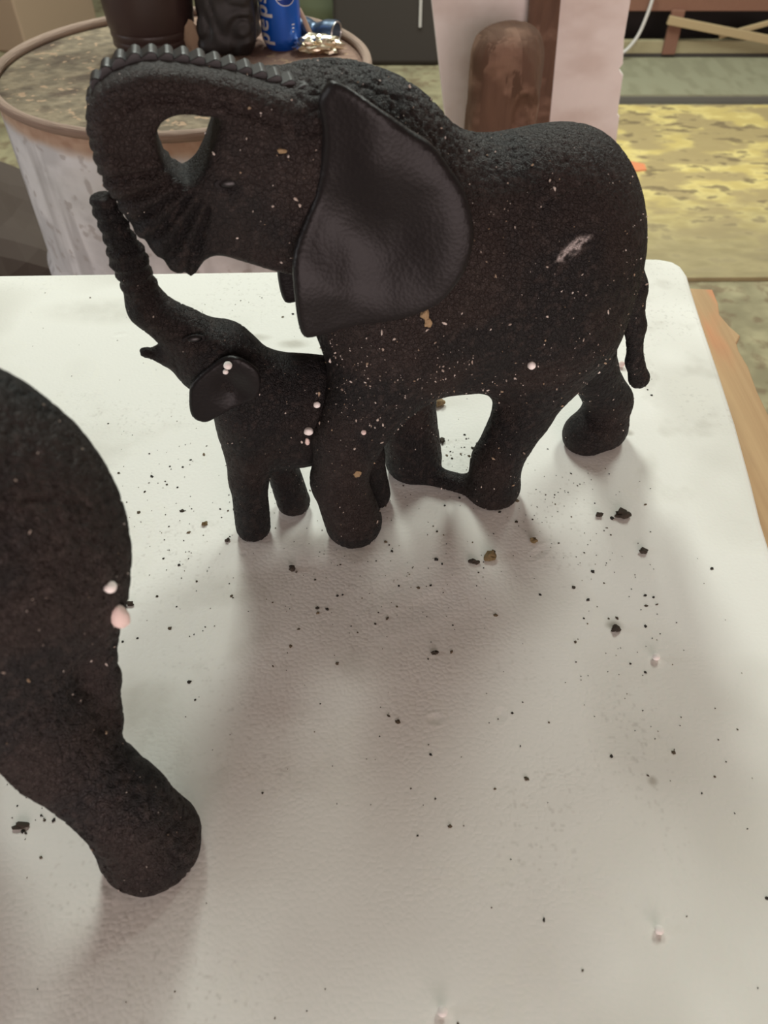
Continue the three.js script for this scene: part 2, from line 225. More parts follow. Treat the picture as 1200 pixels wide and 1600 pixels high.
const std = (o) => new THREE.MeshStandardMaterial(o);
const M = {
  body: new THREE.MeshPhysicalMaterial({ color: 0xffffff, vertexColors: true, roughness: 0.6, specularIntensity: 0.55, bumpMap: skinBump, bumpScale: 0.0011 }),
  ear: new THREE.MeshPhysicalMaterial({ color: new THREE.Color(0.0115, 0.0098, 0.0098), roughness: 0.4, specularIntensity: 0.34, bumpMap: roughBump, bumpScale: 0.0002 }),
  eye: std({ color: new THREE.Color(0.010, 0.009, 0.009), roughness: 0.4 }),
  tooth: new THREE.MeshPhysicalMaterial({ color: new THREE.Color(0.018, 0.016, 0.016), roughness: 0.45, specularIntensity: 0.7 }),
  foam: std({ map: slabColor, bumpMap: slabBump, bumpScale: 0.0008, roughness: 0.85 }),
  bead: std({ color: new THREE.Color(0.86, 0.82, 0.78), roughness: 0.7 }), pinkBead: std({ color: new THREE.Color(0.72, 0.58, 0.53), roughness: 0.8 }),
  crumb: std({ color: new THREE.Color(0.045, 0.035, 0.025), roughness: 0.95 }), tan: std({ color: new THREE.Color(0.27, 0.19, 0.10), roughness: 0.9 }), olive: std({ color: new THREE.Color(0.16, 0.115, 0.05), roughness: 0.9 }),
  ply: std({ map: ply, bumpMap: woodBump, bumpScale: 0.001, roughness: 0.8 }), floor: std({ map: floorColor, bumpMap: roughBump, bumpScale: 0.003, roughness: 0.85 }),
  yellow: std({ map: yellowColor, bumpMap: roughBump, bumpScale: 0.002, roughness: 0.8 }), platform: std({ map: greyGreen, roughness: 0.85 }), platformEdge: std({ color: new THREE.Color(0.13, 0.125, 0.11), roughness: 0.9 }),
  wall: std({ color: new THREE.Color(0.42, 0.37, 0.32), roughness: 0.95 }), dark: std({ color: new THREE.Color(0.035, 0.028, 0.024), roughness: 0.8 }), ceiling: std({ color: new THREE.Color(0.35, 0.33, 0.30), roughness: 0.95 }),
  brown: std({ map: brownWood, bumpMap: woodBump, bumpScale: 0.004, roughness: 0.8 }), redWood: std({ color: new THREE.Color(0.18, 0.085, 0.055), bumpMap: woodBump, bumpScale: 0.002, roughness: 0.8 }), paleWood: std({ color: new THREE.Color(0.36, 0.27, 0.15), bumpMap: woodBump, bumpScale: 0.002, roughness: 0.8 }), greenWood: std({ color: new THREE.Color(0.31, 0.27, 0.16), bumpMap: woodBump, bumpScale: 0.002, roughness: 0.8 }),
  drum: std({ map: drumSide, bumpMap: roughBump, bumpScale: 0.0015, roughness: 0.5, metalness: 0.15 }), lid: std({ map: drumTop, bumpMap: roughBump, bumpScale: 0.004, roughness: 0.9 }), rust: std({ color: new THREE.Color(0.30, 0.21, 0.16), bumpMap: roughBump, bumpScale: 0.002, roughness: 0.75 }),
  panel: std({ map: panelColor, bumpMap: roughBump, bumpScale: 0.001, roughness: 0.9 }), jug: std({ color: new THREE.Color(0.045, 0.026, 0.024), roughness: 0.34 }), bag: new THREE.MeshPhysicalMaterial({ color: new THREE.Color(0.016, 0.013, 0.013), roughness: 0.5 }),
  carton: std({ color: new THREE.Color(0.36, 0.26, 0.18), bumpMap: roughBump, bumpScale: 0.001, roughness: 0.9 }), metal: std({ color: new THREE.Color(0.7, 0.7, 0.7), metalness: 1, roughness: 0.3 }), foil: std({ color: new THREE.Color(0.85, 0.78, 0.60), metalness: 1, roughness: 0.22 }),
  blue: std({ color: new THREE.Color(0.05, 0.085, 0.14), metalness: 0.5, roughness: 0.32 }), basin: std({ color: new THREE.Color(0.33, 0.40, 0.28), roughness: 0.25 }), wire: std({ color: new THREE.Color(0.5, 0.48, 0.46), roughness: 0.6 }), orange: std({ color: new THREE.Color(0.62, 0.22, 0.10), roughness: 0.9 }),
};
// box-mapped uv in tiles of `tile` metres
function boxUV(g, tile) {
  const n = g.index ? g.toNonIndexed() : g, p = n.attributes.position, uv = new Float32Array(p.count * 2), a = new THREE.Vector3(), b = new THREE.Vector3(), c = new THREE.Vector3();
  for (let i = 0; i < p.count; i += 3) {
    a.fromBufferAttribute(p, i); b.fromBufferAttribute(p, i + 1).sub(a); c.fromBufferAttribute(p, i + 2).sub(a); b.cross(c); const x = Math.abs(b.x), y = Math.abs(b.y), z = Math.abs(b.z);
    for (let k = 0; k < 3; k++) { const X = p.getX(i + k), Y = p.getY(i + k), Z = p.getZ(i + k), [s, t] = z >= x && z >= y ? [X, Y] : x >= y ? [Z + 0.3, Y] : [X, Z + 0.7]; uv[2 * (i + k)] = s / tile; uv[2 * (i + k) + 1] = t / tile; }
  }
  n.setAttribute('uv', new THREE.BufferAttribute(uv, 2)); return n;
}
// uv from the plan (metres mapped to 0..1 over a rectangle)
function planUV(g, x0, z0, w, d) { const p = g.attributes.position, uv = g.attributes.uv; for (let i = 0; i < p.count; i++) uv.setXY(i, (p.getX(i) - x0) / w, (z0 - p.getZ(i)) / d); return g; }
function plate(points, top, thick, bevel, roundAt) {              // a flat board from its plan outline [x, z], upright y
  const s = new THREE.Shape(points.map(([x, z]) => new THREE.Vector2(x, -z)));
  return new THREE.ExtrudeGeometry(s, { depth: thick - 2 * bevel, bevelEnabled: bevel > 0, bevelThickness: bevel, bevelSize: bevel, bevelOffset: -bevel, bevelSegments: 3 }).rotateX(-Math.PI / 2).translate(0, top - thick + bevel, 0);
}
function heightUV(g, h) { const p = g.attributes.position, uv = g.attributes.uv; for (let i = 0; i < p.count; i++) uv.setY(i, p.getY(i) / h); return g; }
function lump(r, seed, amp = 0.35, detail = 1) { const g = new THREE.IcosahedronGeometry(1, detail), p = g.attributes.position; for (let i = 0; i < p.count; i++) { const x = p.getX(i), y = p.getY(i), z = p.getZ(i), k = 1 + amp * (2 * noise3(x * 1.7 + seed, y * 1.7 + seed * 3, z * 1.7) - 1); p.setXYZ(i, x * k * r[0], y * k * r[1], z * k * r[2]); } g.computeVertexNormals(); return g; }

// ---------------------------------------------------------------- the workshop
const room = { x0: -4.2, x1: 4.2, z0: -5.9, z1: 3.2, h: 3.0, t: 0.15 };
structure('floor', planUV(box(room.x1 - room.x0, 0.2, room.z1 - room.z0, 0, -0.1, (room.z0 + room.z1) / 2), 0, 0, 2, 2), M.floor);
const S = SKYLIGHT, midZ = (room.z0 + room.z1) / 2, roofW = room.x1 - room.x0 + 0.3;
structure('ceiling', mergeGeometries([box(roofW, 0.15, S.z - S.d / 2 - room.z0, 0, room.h + 0.075, (room.z0 + S.z - S.d / 2) / 2), box(roofW, 0.15, room.z1 - S.z - S.d / 2, 0, room.h + 0.075, (room.z1 + S.z + S.d / 2) / 2),
  ...[[-roofW / 2, S.x[0] - S.w / 2], [S.x[0] + S.w / 2, S.x[1] - S.w / 2], [S.x[1] + S.w / 2, roofW / 2]].map(([a, b]) => box(b - a, 0.15, S.d, (a + b) / 2, room.h + 0.075, S.z))]), M.ceiling);
structure('wall_back', box(roofW, room.h, room.t, 0, room.h / 2, room.z0 - room.t / 2), M.wall);
const Wn = WINDOW, wz0 = Wn.z - Wn.w / 2, wz1 = Wn.z + Wn.w / 2, wx = room.x0 - room.t / 2;
structure('wall_left', mergeGeometries([box(room.t, room.h, wz0 - room.z0, wx, room.h / 2, (wz0 + room.z0) / 2), box(room.t, room.h, room.z1 - wz1, wx, room.h / 2, (wz1 + room.z1) / 2), box(room.t, Wn.y - Wn.h / 2, Wn.w, wx, (Wn.y - Wn.h / 2) / 2, Wn.z), box(room.t, room.h - Wn.y - Wn.h / 2, Wn.w, wx, (room.h + Wn.y + Wn.h / 2) / 2, Wn.z)]), M.wall);
const win = thing('window', 'window with a grey frame in the left wall', 'window', [wx, Wn.y, Wn.z]); win.name = 'window_1'; win.userData = { kind: 'structure' };
for (const s of [-1, 1]) { part('window_frame', box(0.06, Wn.h, 0.04, 0, 0, s * (Wn.w / 2 - 0.02)), M.greenWood, win); part('window_frame', box(0.06, 0.04, Wn.w - 0.08, 0, s * (Wn.h / 2 - 0.02), 0), M.greenWood, win); }
structure('wall_right', box(room.t, room.h, room.z1 - room.z0, room.x1 + room.t / 2, room.h / 2, midZ), M.wall);
const D = DOORWAY;
structure('wall_front', mergeGeometries([box(D.x - D.w / 2 + roofW / 2, room.h, room.t, (D.x - D.w / 2 - roofW / 2) / 2, room.h / 2, room.z1 + room.t / 2), box(roofW / 2 - D.x - D.w / 2, room.h, room.t, (roofW / 2 + D.x + D.w / 2) / 2, room.h / 2, room.z1 + room.t / 2), box(D.w, room.h - D.h, room.t, D.x, (room.h + D.h) / 2, room.z1 + room.t / 2)]), M.wall);

// ---------------------------------------------------------------- table and foam slab
const table = thing('work_table', 'tan plywood work table with a chipped right edge under the white foam slab', 'table', [0, 0, 0]);
part('table_top', planUV(plate([[-0.74, 0.14], [-0.74, -0.77], [0.345, -0.787], [0.373, -0.784], [0.371, -0.755], [0.366, -0.733], [0.37, -0.711], [0.376, -0.693], [0.368, -0.68], [0.366, -0.666], [0.367, -0.639], [0.363, -0.6], [0.36, -0.5], [0.355, -0.2], [0.35, 0.14]], 0.81, 0.018, 0.0015), 0.25, 0.16, 0.2, 0.95), M.ply, table);
for (const [x, z] of [[-0.68, 0.06], [-0.68, -0.7], [0.26, 0.06], [0.26, -0.7]]) part('leg', new RoundedBoxGeometry(0.06, 0.792, 0.06, 2, 0.004).translate(x, 0.396, z), M.paleWood, table);
part('apron', box(0.9, 0.08, 0.025, -0.21, 0.752, -0.7), M.paleWood, table); part('apron', box(0.9, 0.08, 0.025, -0.21, 0.752, 0.06), M.paleWood, table);
const corner = [[0.27, -0.765], [0.295, -0.7635], [0.308, -0.758], [0.315, -0.747], [0.3165, -0.73]];
const slab = part('foam_slab', planUV(plate([[-0.72, 0.12], [-0.72, -0.722], [-0.4, -0.73], [-0.107, -0.738], [0.1, -0.752], ...corner, [0.314, -0.709], [0.307, -0.64], [0.3, -0.559], [0.2935, -0.494], [0.2845, -0.425], [0.278, -0.382], [0.264, -0.24], [0.252, 0.12]], 0.86, 0.05, 0.006), -0.72, 0.14, 1.25, 1.0), M.foam, scene);
tag(slab, 'white dusty polystyrene foam slab with a rounded corner carrying the elephant carvings', 'foam slab');

// ---------------------------------------------------------------- the carvings
function tinted(g, f) { const p = g.attributes.position, c = new Float32Array(p.count * 3); for (let i = 0; i < p.count; i++) c.set(f(p.getX(i), p.getY(i), p.getZ(i)), 3 * i); g.setAttribute('color', new THREE.BufferAttribute(c, 3)); return g; }
const hide = (scuff) => (x, y, z) => {
  let c = blend([0.0105, 0.0092, 0.0092], [0.021, 0.0145, 0.0125], smooth(0.35, 0.65, fbm(x * 30, y * 30, z * 30 + 4, 3)));
  c = blend(c, [0.045, 0.034, 0.03], 0.5 * smooth(0.66, 0.74, noise3(x * 420, y * 420, z * 420)));
  if (scuff && z > 0) { const k = smooth(0.0065, 0.0025, Math.abs(x - 0.028 - (y - 0.2148) * 1.25)) * smooth(0.0065, 0.004, Math.abs(y - 0.2148)) * smooth(0.42, 0.55, fbm(x * 500, y * 500, z * 500, 2)); c = blend(c, [0.42, 0.38, 0.36], k); }
  return c;
};
const cellSize = 0.0016, folded = skin(0.0006, 230), wrinkled = skin(0.0006, 230);
const bare = (x, y) => smooth(-0.125, -0.155, x) * smooth(0.19, 0.21, y);       // the trunk is carved smoother than the hide
const cowGeo = boxUV(tinted(meshField(cowField, [-0.22, -0.004, -0.07], [0.145, 0.32, 0.065], cellSize, (x, y, z) => folded(x, y, z) * (1 - 0.75 * bare(x, y)) - 0.0013 * smooth(0.245, 0.262, y) * smooth(-0.12, -0.1, x) * smooth(0.02, -0.01, x) * smooth(0.16, 0, cells3(x * 115, y * 115, z * 115)) + 0.0006 * smooth(-0.19, -0.2, x) * Math.sin(Math.atan2(y - 0.27, x + 0.16) * 46)), hide(true)), 0.045);
const calfGeo = boxUV(tinted(meshField(calfField, [-0.225, -0.004, -0.05], [-0.04, 0.26, 0.04], cellSize, (x, y, z) => wrinkled(x, y, z) + 0.0007 * smooth(0.19, 0.2, y) * Math.sin(y * 900)), hide(false)), 0.04);
const earGeo = boxUV(meshField(earField, [-0.13, 0.17, 0.02], [-0.02, 0.315, 0.07], 0.0015, (x, y, z) => 0.0012 * (fbm(x * 55, y * 55, z * 55, 2) - 0.5)), 0.08);
const farEarGeo = boxUV(meshField((x, y, z) => earField(x + 0.002, y + 0.036, -z - 0.005), [-0.13, 0.13, -0.09], [-0.02, 0.28, -0.02], 0.002), 0.08);
const calfEarGeo = boxUV(meshField(calfEarField, [-0.195, 0.11, 0.01], [-0.135, 0.17, 0.035], 0.0012), 0.08);
function eyeOn(parent, x, y, z, r) { const e = part('eye', new THREE.SphereGeometry(r, 16, 10).scale(1.25, 0.62, 0.55).translate(x, y, z), M.eye, parent); part('eyelid', new THREE.TorusGeometry(r * 1.15, r * 0.28, 6, 20).scale(1.5, 0.66, 0.7).translate(x, y, z + r * 0.1), M.ear, e); return e; }
const toothGeo = (() => { const s = new THREE.Shape(); s.moveTo(-0.0062, -0.003); s.lineTo(-0.0055, 0.0022); s.quadraticCurveTo(-0.004, 0.0042, -0.0015, 0.0036); s.lineTo(0.0048, -0.0002); s.lineTo(0.0055, -0.003); s.closePath(); return boxUV(new THREE.ExtrudeGeometry(s, { depth: 0.007, bevelEnabled: true, bevelThickness: 0.0012, bevelSize: 0.0007, bevelSegments: 2 }).translate(0, 0, -0.0035), 0.05); })();

const group1 = thing('elephant_carving', 'dark carved wooden elephant with raised curled trunk walking beside its calf', 'carving', [0.064, 0.86, -0.415], rad(12));
const cow = part('mother_elephant', cowGeo, M.body, group1), calf = part('calf', calfGeo, M.body, group1);
part('ear', earGeo, M.ear, cow).userData.label = 'smooth dark ear'; part('ear', farEarGeo, M.ear, cow).userData.label = 'smooth dark ear';
eyeOn(cow, -0.1446, 0.2575, 0.0200, 0.0036);
const ridge = [[-200.5, 290, -7, 55], [-195.5, 298.5, -8, 35], [-187, 304, -9, 14], [-177.5, 306.5, -9, 2], [-167.5, 306.2, -9, -6], [-157.5, 305, -9, -8], [-147.5, 303.3, -8, -9], [-138, 301.2, -7, -12], [-129, 299.2, -5, -14], [-120.5, 297.3, -2, -14], [-113, 295.8, 2, -14], [-106, 294.2, 6, -13]];
const crest = new THREE.CatmullRomCurve3(ridge.map(([x, y, z]) => new THREE.Vector3(x / 1000, y / 1000 - 0.001, z / 1000)));
for (let i = 0; i < 16; i++) { const u = i / 15, at = crest.getPointAt(u), d = crest.getTangentAt(u), t = part('ridge_tooth', toothGeo, M.tooth, cow), k = 0.78 * (1 - 0.25 * u); t.position.copy(at); t.rotation.set(0, 0, Math.atan2(d.y, d.x)); t.scale.set(-k, k, 1.35); }
part('ear', calfEarGeo, M.ear, calf).userData.label = 'smooth dark ear'; eyeOn(calf, -0.177, 0.1677, 0.0098, 0.0032);

const bullGeo = boxUV(tinted(meshField(bullField, [-0.34, -0.004, -0.12], [0.06, 0.36, 0.05], 0.002, skin(0.0012, 170)), hide(false)), 0.05);
const bullEar = (s) => boxUV(meshField((x, y, z) => 1.1 * earField((x + 0.15) / 1.1 - 0.054, y / 1.1, s * (z + 0.037) / 1.1), [-0.25, 0.18, s > 0 ? -0.02 : -0.13], [-0.1, 0.35, s > 0 ? 0.05 : -0.05], 0.003), 0.08);
const group2 = thing('elephant_carving', 'dark rough carved wooden elephant nearest the camera, only its rump and hind leg in view', 'carving', [-0.125, 0.86, -0.155], rad(8));
const bull = part('elephant', bullGeo, M.body, group2); part('ear', bullEar(1), M.ear, bull); part('ear', bullEar(-1), M.ear, bull); eyeOn(bull, -0.2496, 0.283, -0.012, 0.0046);

// ---------------------------------------------------------------- beads, crumbs and dust
group1.updateMatrixWorld(true); group2.updateMatrixWorld(true);
const on1 = (p) => group1.localToWorld(new THREE.Vector3(...p)), on2 = (p) => group2.localToWorld(new THREE.Vector3(...p));
function loose(name, label, category, group, geometry, material, p) { const o = part(name, geometry, material, scene); o.position.set(p.x ?? p[0], p.y ?? p[1], p.z ?? p[2]); return tag(o, label, category, group); }
const beadGeo = (r, s) => lump([r * 0.86, r * 0.8, r * 0.86], s, 0.1, 3);
const BG = 'loose foam beads', CG = 'loose dirt crumbs on the foam slab';
for (const [label, p, r, m] of [
  ['round white foam bead on the large elephant above its near hind leg', on1([0.0145, 0.1445, 0.0435]), 0.003, M.bead],
  ['round white foam bead on the ear of the calf', on1([-0.1606, 0.157, 0.0238]), 0.0028, M.bead],
  ['small white foam bead just below the larger one on the calf ear', on1([-0.1625, 0.1528, 0.0236]), 0.0018, M.bead],
  ['round white foam bead where the calf flank meets the near front leg of its mother', on1([-0.1184, 0.0968, 0.0195]), 0.0035, M.bead],
  ['pinkish elongated foam scrap below the bead between calf and front leg', on1([-0.1198, 0.088, 0.0193]), 0.0022, M.pinkBead],
  ['small pale foam bead on the calf back beside the front leg of its mother', on1([-0.1113, 0.1132, 0.0148]), 0.0025, M.bead],
  ['small pale foam bead on the front leg of the large elephant', on1([-0.0869, 0.109, 0.0416]), 0.0019, M.pinkBead],
  ['round white foam bead on the rump of the elephant cut off at the left', on2([0.0248, 0.1871, -0.0202]), 0.0028, M.bead],
  ['pink foam scrap hanging at the tail of the elephant cut off at the left', on2([0.0225, 0.1645, -0.023]), 0.0042, M.pinkBead],
  ['round pinkish foam bead on the slab behind the tail of the large elephant', [0.213, 0.863, -0.57], 0.0034, M.pinkBead],
  ['round white foam bead on the slab at the bottom edge of the photo', [0.027, 0.8624, -0.075], 0.0028, M.bead],
  ['white foam bead lying alone on the right part of the slab', [0.171, 0.8624, -0.265], 0.0028, M.bead],
  ['white foam bead in a dent of the slab near the lower right corner', [0.135, 0.8622, -0.109], 0.0026, M.bead],
]) { const b = loose('foam_bead', label, 'foam bead', BG, beadGeo(r, r * 9000), m, p); if (m === M.pinkBead && r > 0.004) b.scale.set(1.1, 1.8, 1); else if (m === M.pinkBead && r > 0.002 && r < 0.003) b.scale.set(0.8, 1.6, 0.8); }
for (const [label, x, z, rx, ry, rz, m] of [
  ['largest black ragged crumb on the right half of the slab', 0.176, -0.388, 0.0058, 0.003, 0.0036, M.crumb], ['black crumb just left of the largest ragged one', 0.159, -0.388, 0.0026, 0.0018, 0.002, M.crumb],
  ['black crumb between the largest ragged one and the right slab edge', 0.183, -0.353, 0.0026, 0.0018, 0.0022, M.crumb], ['olive brown wood chip in front of the near hind foot', 0.074, -0.347, 0.0035, 0.0036, 0.0034, M.olive],
  ['black flat crumb left of the olive brown chip', 0.063, -0.343, 0.0032, 0.0016, 0.0018, M.crumb], ['brown chip beside small white flakes right of the near hind foot', 0.107, -0.363, 0.0028, 0.0022, 0.0024, M.olive],
  ['dark grey crumb alone in the middle of the right slab half', 0.15, -0.287, 0.0028, 0.0016, 0.0028, M.crumb], ['black oval crumb right of the rump of the cut off elephant', -0.169, -0.307, 0.0023, 0.0014, 0.0014, M.crumb],
  ['tan curled chip on the slab under the belly of the large elephant', 0.044, -0.517, 0.0058, 0.004, 0.004, M.tan], ['yellowish leaf chip between the front legs of the large elephant', 0, -0.454, 0.0048, 0.002, 0.0038, M.tan],
  ['flat dark crumb smear left of the foot of the cut off elephant', -0.195, -0.16, 0.0036, 0.0012, 0.0018, M.crumb], ['olive crumb left of the front foot of the calf', -0.131, -0.379, 0.0017, 0.0014, 0.0022, M.olive],
  ['dark crumb at the front foot of the calf', -0.112, -0.363, 0.0016, 0.0014, 0.0016, M.crumb], ['dark crumb in front of the raised front foot of the large elephant', -0.064, -0.337, 0.0022, 0.0016, 0.002, M.crumb],
  ['dark stick crumb seen between the legs under the belly', 0.047, -0.47, 0.002, 0.0016, 0.003, M.crumb], ['black crumb in the shadow in the middle of the slab', 0.032, -0.269, 0.0018, 0.0012, 0.0014, M.crumb],
]) loose('dirt_crumb', label, 'crumb', CG, lump([rx, ry, rz], x * 900 + z * 500, 0.75, 2), m, [x, 0.86 + ry * 0.75, z]);
for (const [label, p, r, m] of [['tan dirt flake stuck under the large ear, upper one', [-0.0524, 0.1891, 0.0452], [0.0022, 0.003, 0.0014], M.tan], ['tan dirt flake stuck under the large ear, lower one', [-0.0509, 0.1841, 0.0456], [0.002, 0.0026, 0.0014], M.tan], ['tan husk on the cheek of the large elephant', [-0.1194, 0.2743, 0.0298], [0.0021, 0.0011, 0.001], M.tan], ['pale flake in the bend of the front foot', [-0.0915, 0.0725, 0.0395], [0.0024, 0.0024, 0.0012], M.tan]])
  loose('dirt_flake', label, 'flake', 'tan flakes stuck on the large elephant', lump(r, p[0] * 3000, 0.5, 2), m, on1(p));
function scatter(name, label, spots, geometry, material, colors) {
  const m = new THREE.InstancedMesh(geometry, material, spots.length), q = new THREE.Object3D(); m.name = name; m.castShadow = m.receiveShadow = true;
  spots.forEach(([p, s, a, b, c], i) => { q.position.copy(p); q.rotation.set(a, b, c); q.scale.set(s[0], s[1], s[2]); q.updateMatrix(); m.setMatrixAt(i, q.matrix); if (colors) m.setColorAt(i, colors[i]); });
  scene.add(m); m.userData = { kind: 'stuff', label, category: 'dust' }; return m;
}
const V = (x, y, z) => new THREE.Vector3(x, y, z);
{ // dark grit on the slab: thickest around the feet and on the left
  const r = rng(5), spots = [], cols = [], clusters = [[0.01, -0.35, 0.07, 150], [0.13, -0.39, 0.05, 90], [-0.15, -0.42, 0.06, 90], [-0.12, -0.33, 0.06, 60], [0.06, -0.46, 0.02, 36], [0.16, -0.3, 0.05, 50], [0.15, -0.23, 0.03, 20], [0.03, -0.2, 0.06, 26], [-0.19, -0.165, 0.012, 20], [0.25, -0.55, 0.05, 24], [-0.1, -0.66, 0.12, 50]];
  for (const [cx, cz, rad0, n] of clusters) for (let i = 0; i < n; i++) { const a = r() * 6.283, d = rad0 * Math.sqrt(-Math.log(1 - 0.98 * r())) * 0.9, s = 0.0002 + 0.0007 * Math.pow(r(), 5); const x = cx + d * Math.cos(a), z = cz + d * Math.sin(a); if (x > 0.24 || z < -0.71) continue; spots.push([V(x, 0.8602, z), [s * (1 + r()), s * 0.7, s * (1 + r())], 0, r() * 6, 0]); }
  for (let i = 0; i < 260; i++) { const s = 0.0002 + 0.0005 * Math.pow(r(), 4), x = -0.4 + 0.64 * r(), z = -0.7 + 0.64 * r(); spots.push([V(x, 0.8602, z), [s * (1 + r()), s * 0.7, s * (1 + r())], 0, r() * 6, 0]); }
  for (const s of spots) cols.push(new THREE.Color().setRGB(...blend([0.02, 0.018, 0.015], [0.16, 0.12, 0.07], Math.pow(r(), 3))));
  scatter('dark_grit', 'fine dark grit scattered over the white foam slab', spots, lump([1, 1, 1], 3, 0.5, 1), std({ color: 0xffffff, roughness: 0.95 }), cols);
}
function dustOn(grp, geo, n, seed, keep) {
  const r = rng(seed), p = geo.attributes.position, nm = geo.attributes.normal, spots = [], cols = [];
  for (let t = 0; spots.length < n && t < n * 60; t++) { const i = Math.floor(r() * p.count), w = keep(p.getX(i), p.getY(i), p.getZ(i), nm.getY(i), nm.getZ(i)); if (r() > w) continue; const big = Math.pow(r(), 5), s = 0.00022 + 0.00055 * big; spots.push([grp.localToWorld(V(p.getX(i) + nm.getX(i) * s * 0.4, p.getY(i) + nm.getY(i) * s * 0.4, p.getZ(i) + nm.getZ(i) * s * 0.4)), [s * (1 + r()), s * 0.7, s], r() * 6, r() * 6, r() * 6]); cols.push(new THREE.Color().setRGB(...blend(blend([0.3, 0.24, 0.19], [0.68, 0.62, 0.56], r()), [0.30, 0.21, 0.12], r() < 0.2 ? 0.8 : 0))); }
  return [spots, cols];
}
const flake = lump([1, 1, 1], 8, 0.4, 1), dustMat = std({ color: 0xffffff, roughness: 0.9 });
{ const near = (x, y, a, b, s) => Math.exp(-((x - a) ** 2 + (y - b) ** 2) / (s * s));
  const [s1, c1] = dustOn(group1, cowGeo, 800, 31, (x, y, z, ny, nz) => nz < -0.1 ? 0 : 0.06 + 1.0 * near(x, y, -0.035, 0.157, 0.009) + 0.5 * near(x, y, -0.075, 0.14, 0.03) + 0.1 * near(x, y, 0.03, 0.17, 0.05) + 0.3 * near(x, y, 0.003, 0.119, 0.01) + 0.05 * near(x, y, -0.12, 0.25, 0.03) - 0.05 * smooth(-0.13, -0.17, x));
  const [s2, c2] = dustOn(group1, calfGeo, 70, 32, (x, y, z, ny, nz) => nz < 0 ? 0 : 0.05 + 0.2 * near(x, y, -0.12, 0.105, 0.03));
  scatter('pale_dust', 'pale specks of foam dust on the large elephant and calf', [...s1, ...s2], flake, dustMat, [...c1, ...c2]);
  const [s3, c3] = dustOn(group2, bullGeo, 110, 33, (x, y, z, ny, nz) => (x > -0.09 && nz > -0.2 ? 0.12 : 0)); scatter('pale_dust_sparse', 'sparse pale dust specks on the elephant cut off at the left', s3, flake, dustMat, c3); }

// ---------------------------------------------------------------- the drum and what stands on it
const DR = { x: -0.311, z: -1.335, r: 0.285, top: 0.88 };
const drum = thing('steel_drum', 'white painted steel drum with rusty rim behind the foam slab', 'drum', [DR.x, 0, DR.z], 0.6);
part('drum_body', heightUV(new THREE.LatheGeometry([[0, 0], [0.279, 0], [0.284, 0.008], [0.284, 0.29], [0.291, 0.3], [0.291, 0.31], [0.284, 0.32], [0.284, 0.575], [0.291, 0.585], [0.291, 0.595], [0.284, 0.605], [0.284, 0.74], [0.284, 0.865]].map((p) => new THREE.Vector2(...p)), 96), 0.865), M.drum, drum);
part('lid', (() => { const g = new THREE.CircleGeometry(0.282, 96).rotateX(-Math.PI / 2).translate(0, 0.868, 0); const t = new THREE.CylinderGeometry(0.282, 0.282, 0.012, 96, 1, true).translate(0, 0.862, 0); return mergeGeometries([g, t]); })(), M.lid, drum);
part('rim', new THREE.TorusGeometry(0.285, 0.0075, 10, 120).rotateX(Math.PI / 2).translate(0, 0.8735, 0), M.rust, drum);
const LID = 0.868;
const jug = thing('brown_jug', 'dark brown glossy plastic jug with grooves round its base on the drum', 'jug', [-0.374, LID, -1.425]);
part('jug_body', new THREE.LatheGeometry([[0, 0.002], [0.045, 0], [0.058, 0.004], [0.066, 0.014], [0.0655, 0.022], [0.0645, 0.024], [0.067, 0.027], [0.0665, 0.034], [0.0655, 0.036], [0.068, 0.039], [0.0705, 0.07], [0.0725, 0.11], [0.0725, 0.19], [0.066, 0.215], [0.045, 0.235], [0.024, 0.245], [0.021, 0.252], [0.021, 0.268], [0, 0.268]].map((p) => new THREE.Vector2(...p)), 64), M.jug, jug);
part('cap', new THREE.CylinderGeometry(0.024, 0.025, 0.022, 32).translate(0, 0.268, 0), M.dark, jug);
const bagGeo = (() => { const g = meshField((x, y, z) => { const q = [Math.abs(x) - 0.031 + 0.05 * y * (x > 0 ? -1.9 : 0.2), Math.abs(y - 0.09) - 0.082, Math.abs(z) - 0.04]; return Math.hypot(...q.map((v) => Math.max(v, 0))) + Math.min(0, Math.max(...q)) - 0.01 - 0.012 * (fbm(x * 22, y * 16, z * 22, 3) - 0.5) - 0.004 * Math.abs(Math.sin(40 * x + 30 * y + 9 * noise3(x * 30, y * 30, z * 30))); }, [-0.09, -0.01, -0.08], [0.12, 0.21, 0.08], 0.004); g.computeBoundingBox(); return boxUV(g.translate(0, -g.boundingBox.min.y, 0), 0.2); })();
const bag = part('black_bag', bagGeo, M.bag, scene); bag.position.set(-0.252, LID, -1.435); tag(bag, 'crumpled black plastic bag standing between the brown jug and the blue can', 'bag');
const scrap = part('paper_scrap', boxUV(lump([0.013, 0.026, 0.005], 4, 0.35, 2), 0.1), M.carton, scene); scrap.position.set(-0.304, LID + 0.024, -1.392); tag(scrap, 'torn tan paper scrap between the brown jug and the black bag', 'paper scrap');
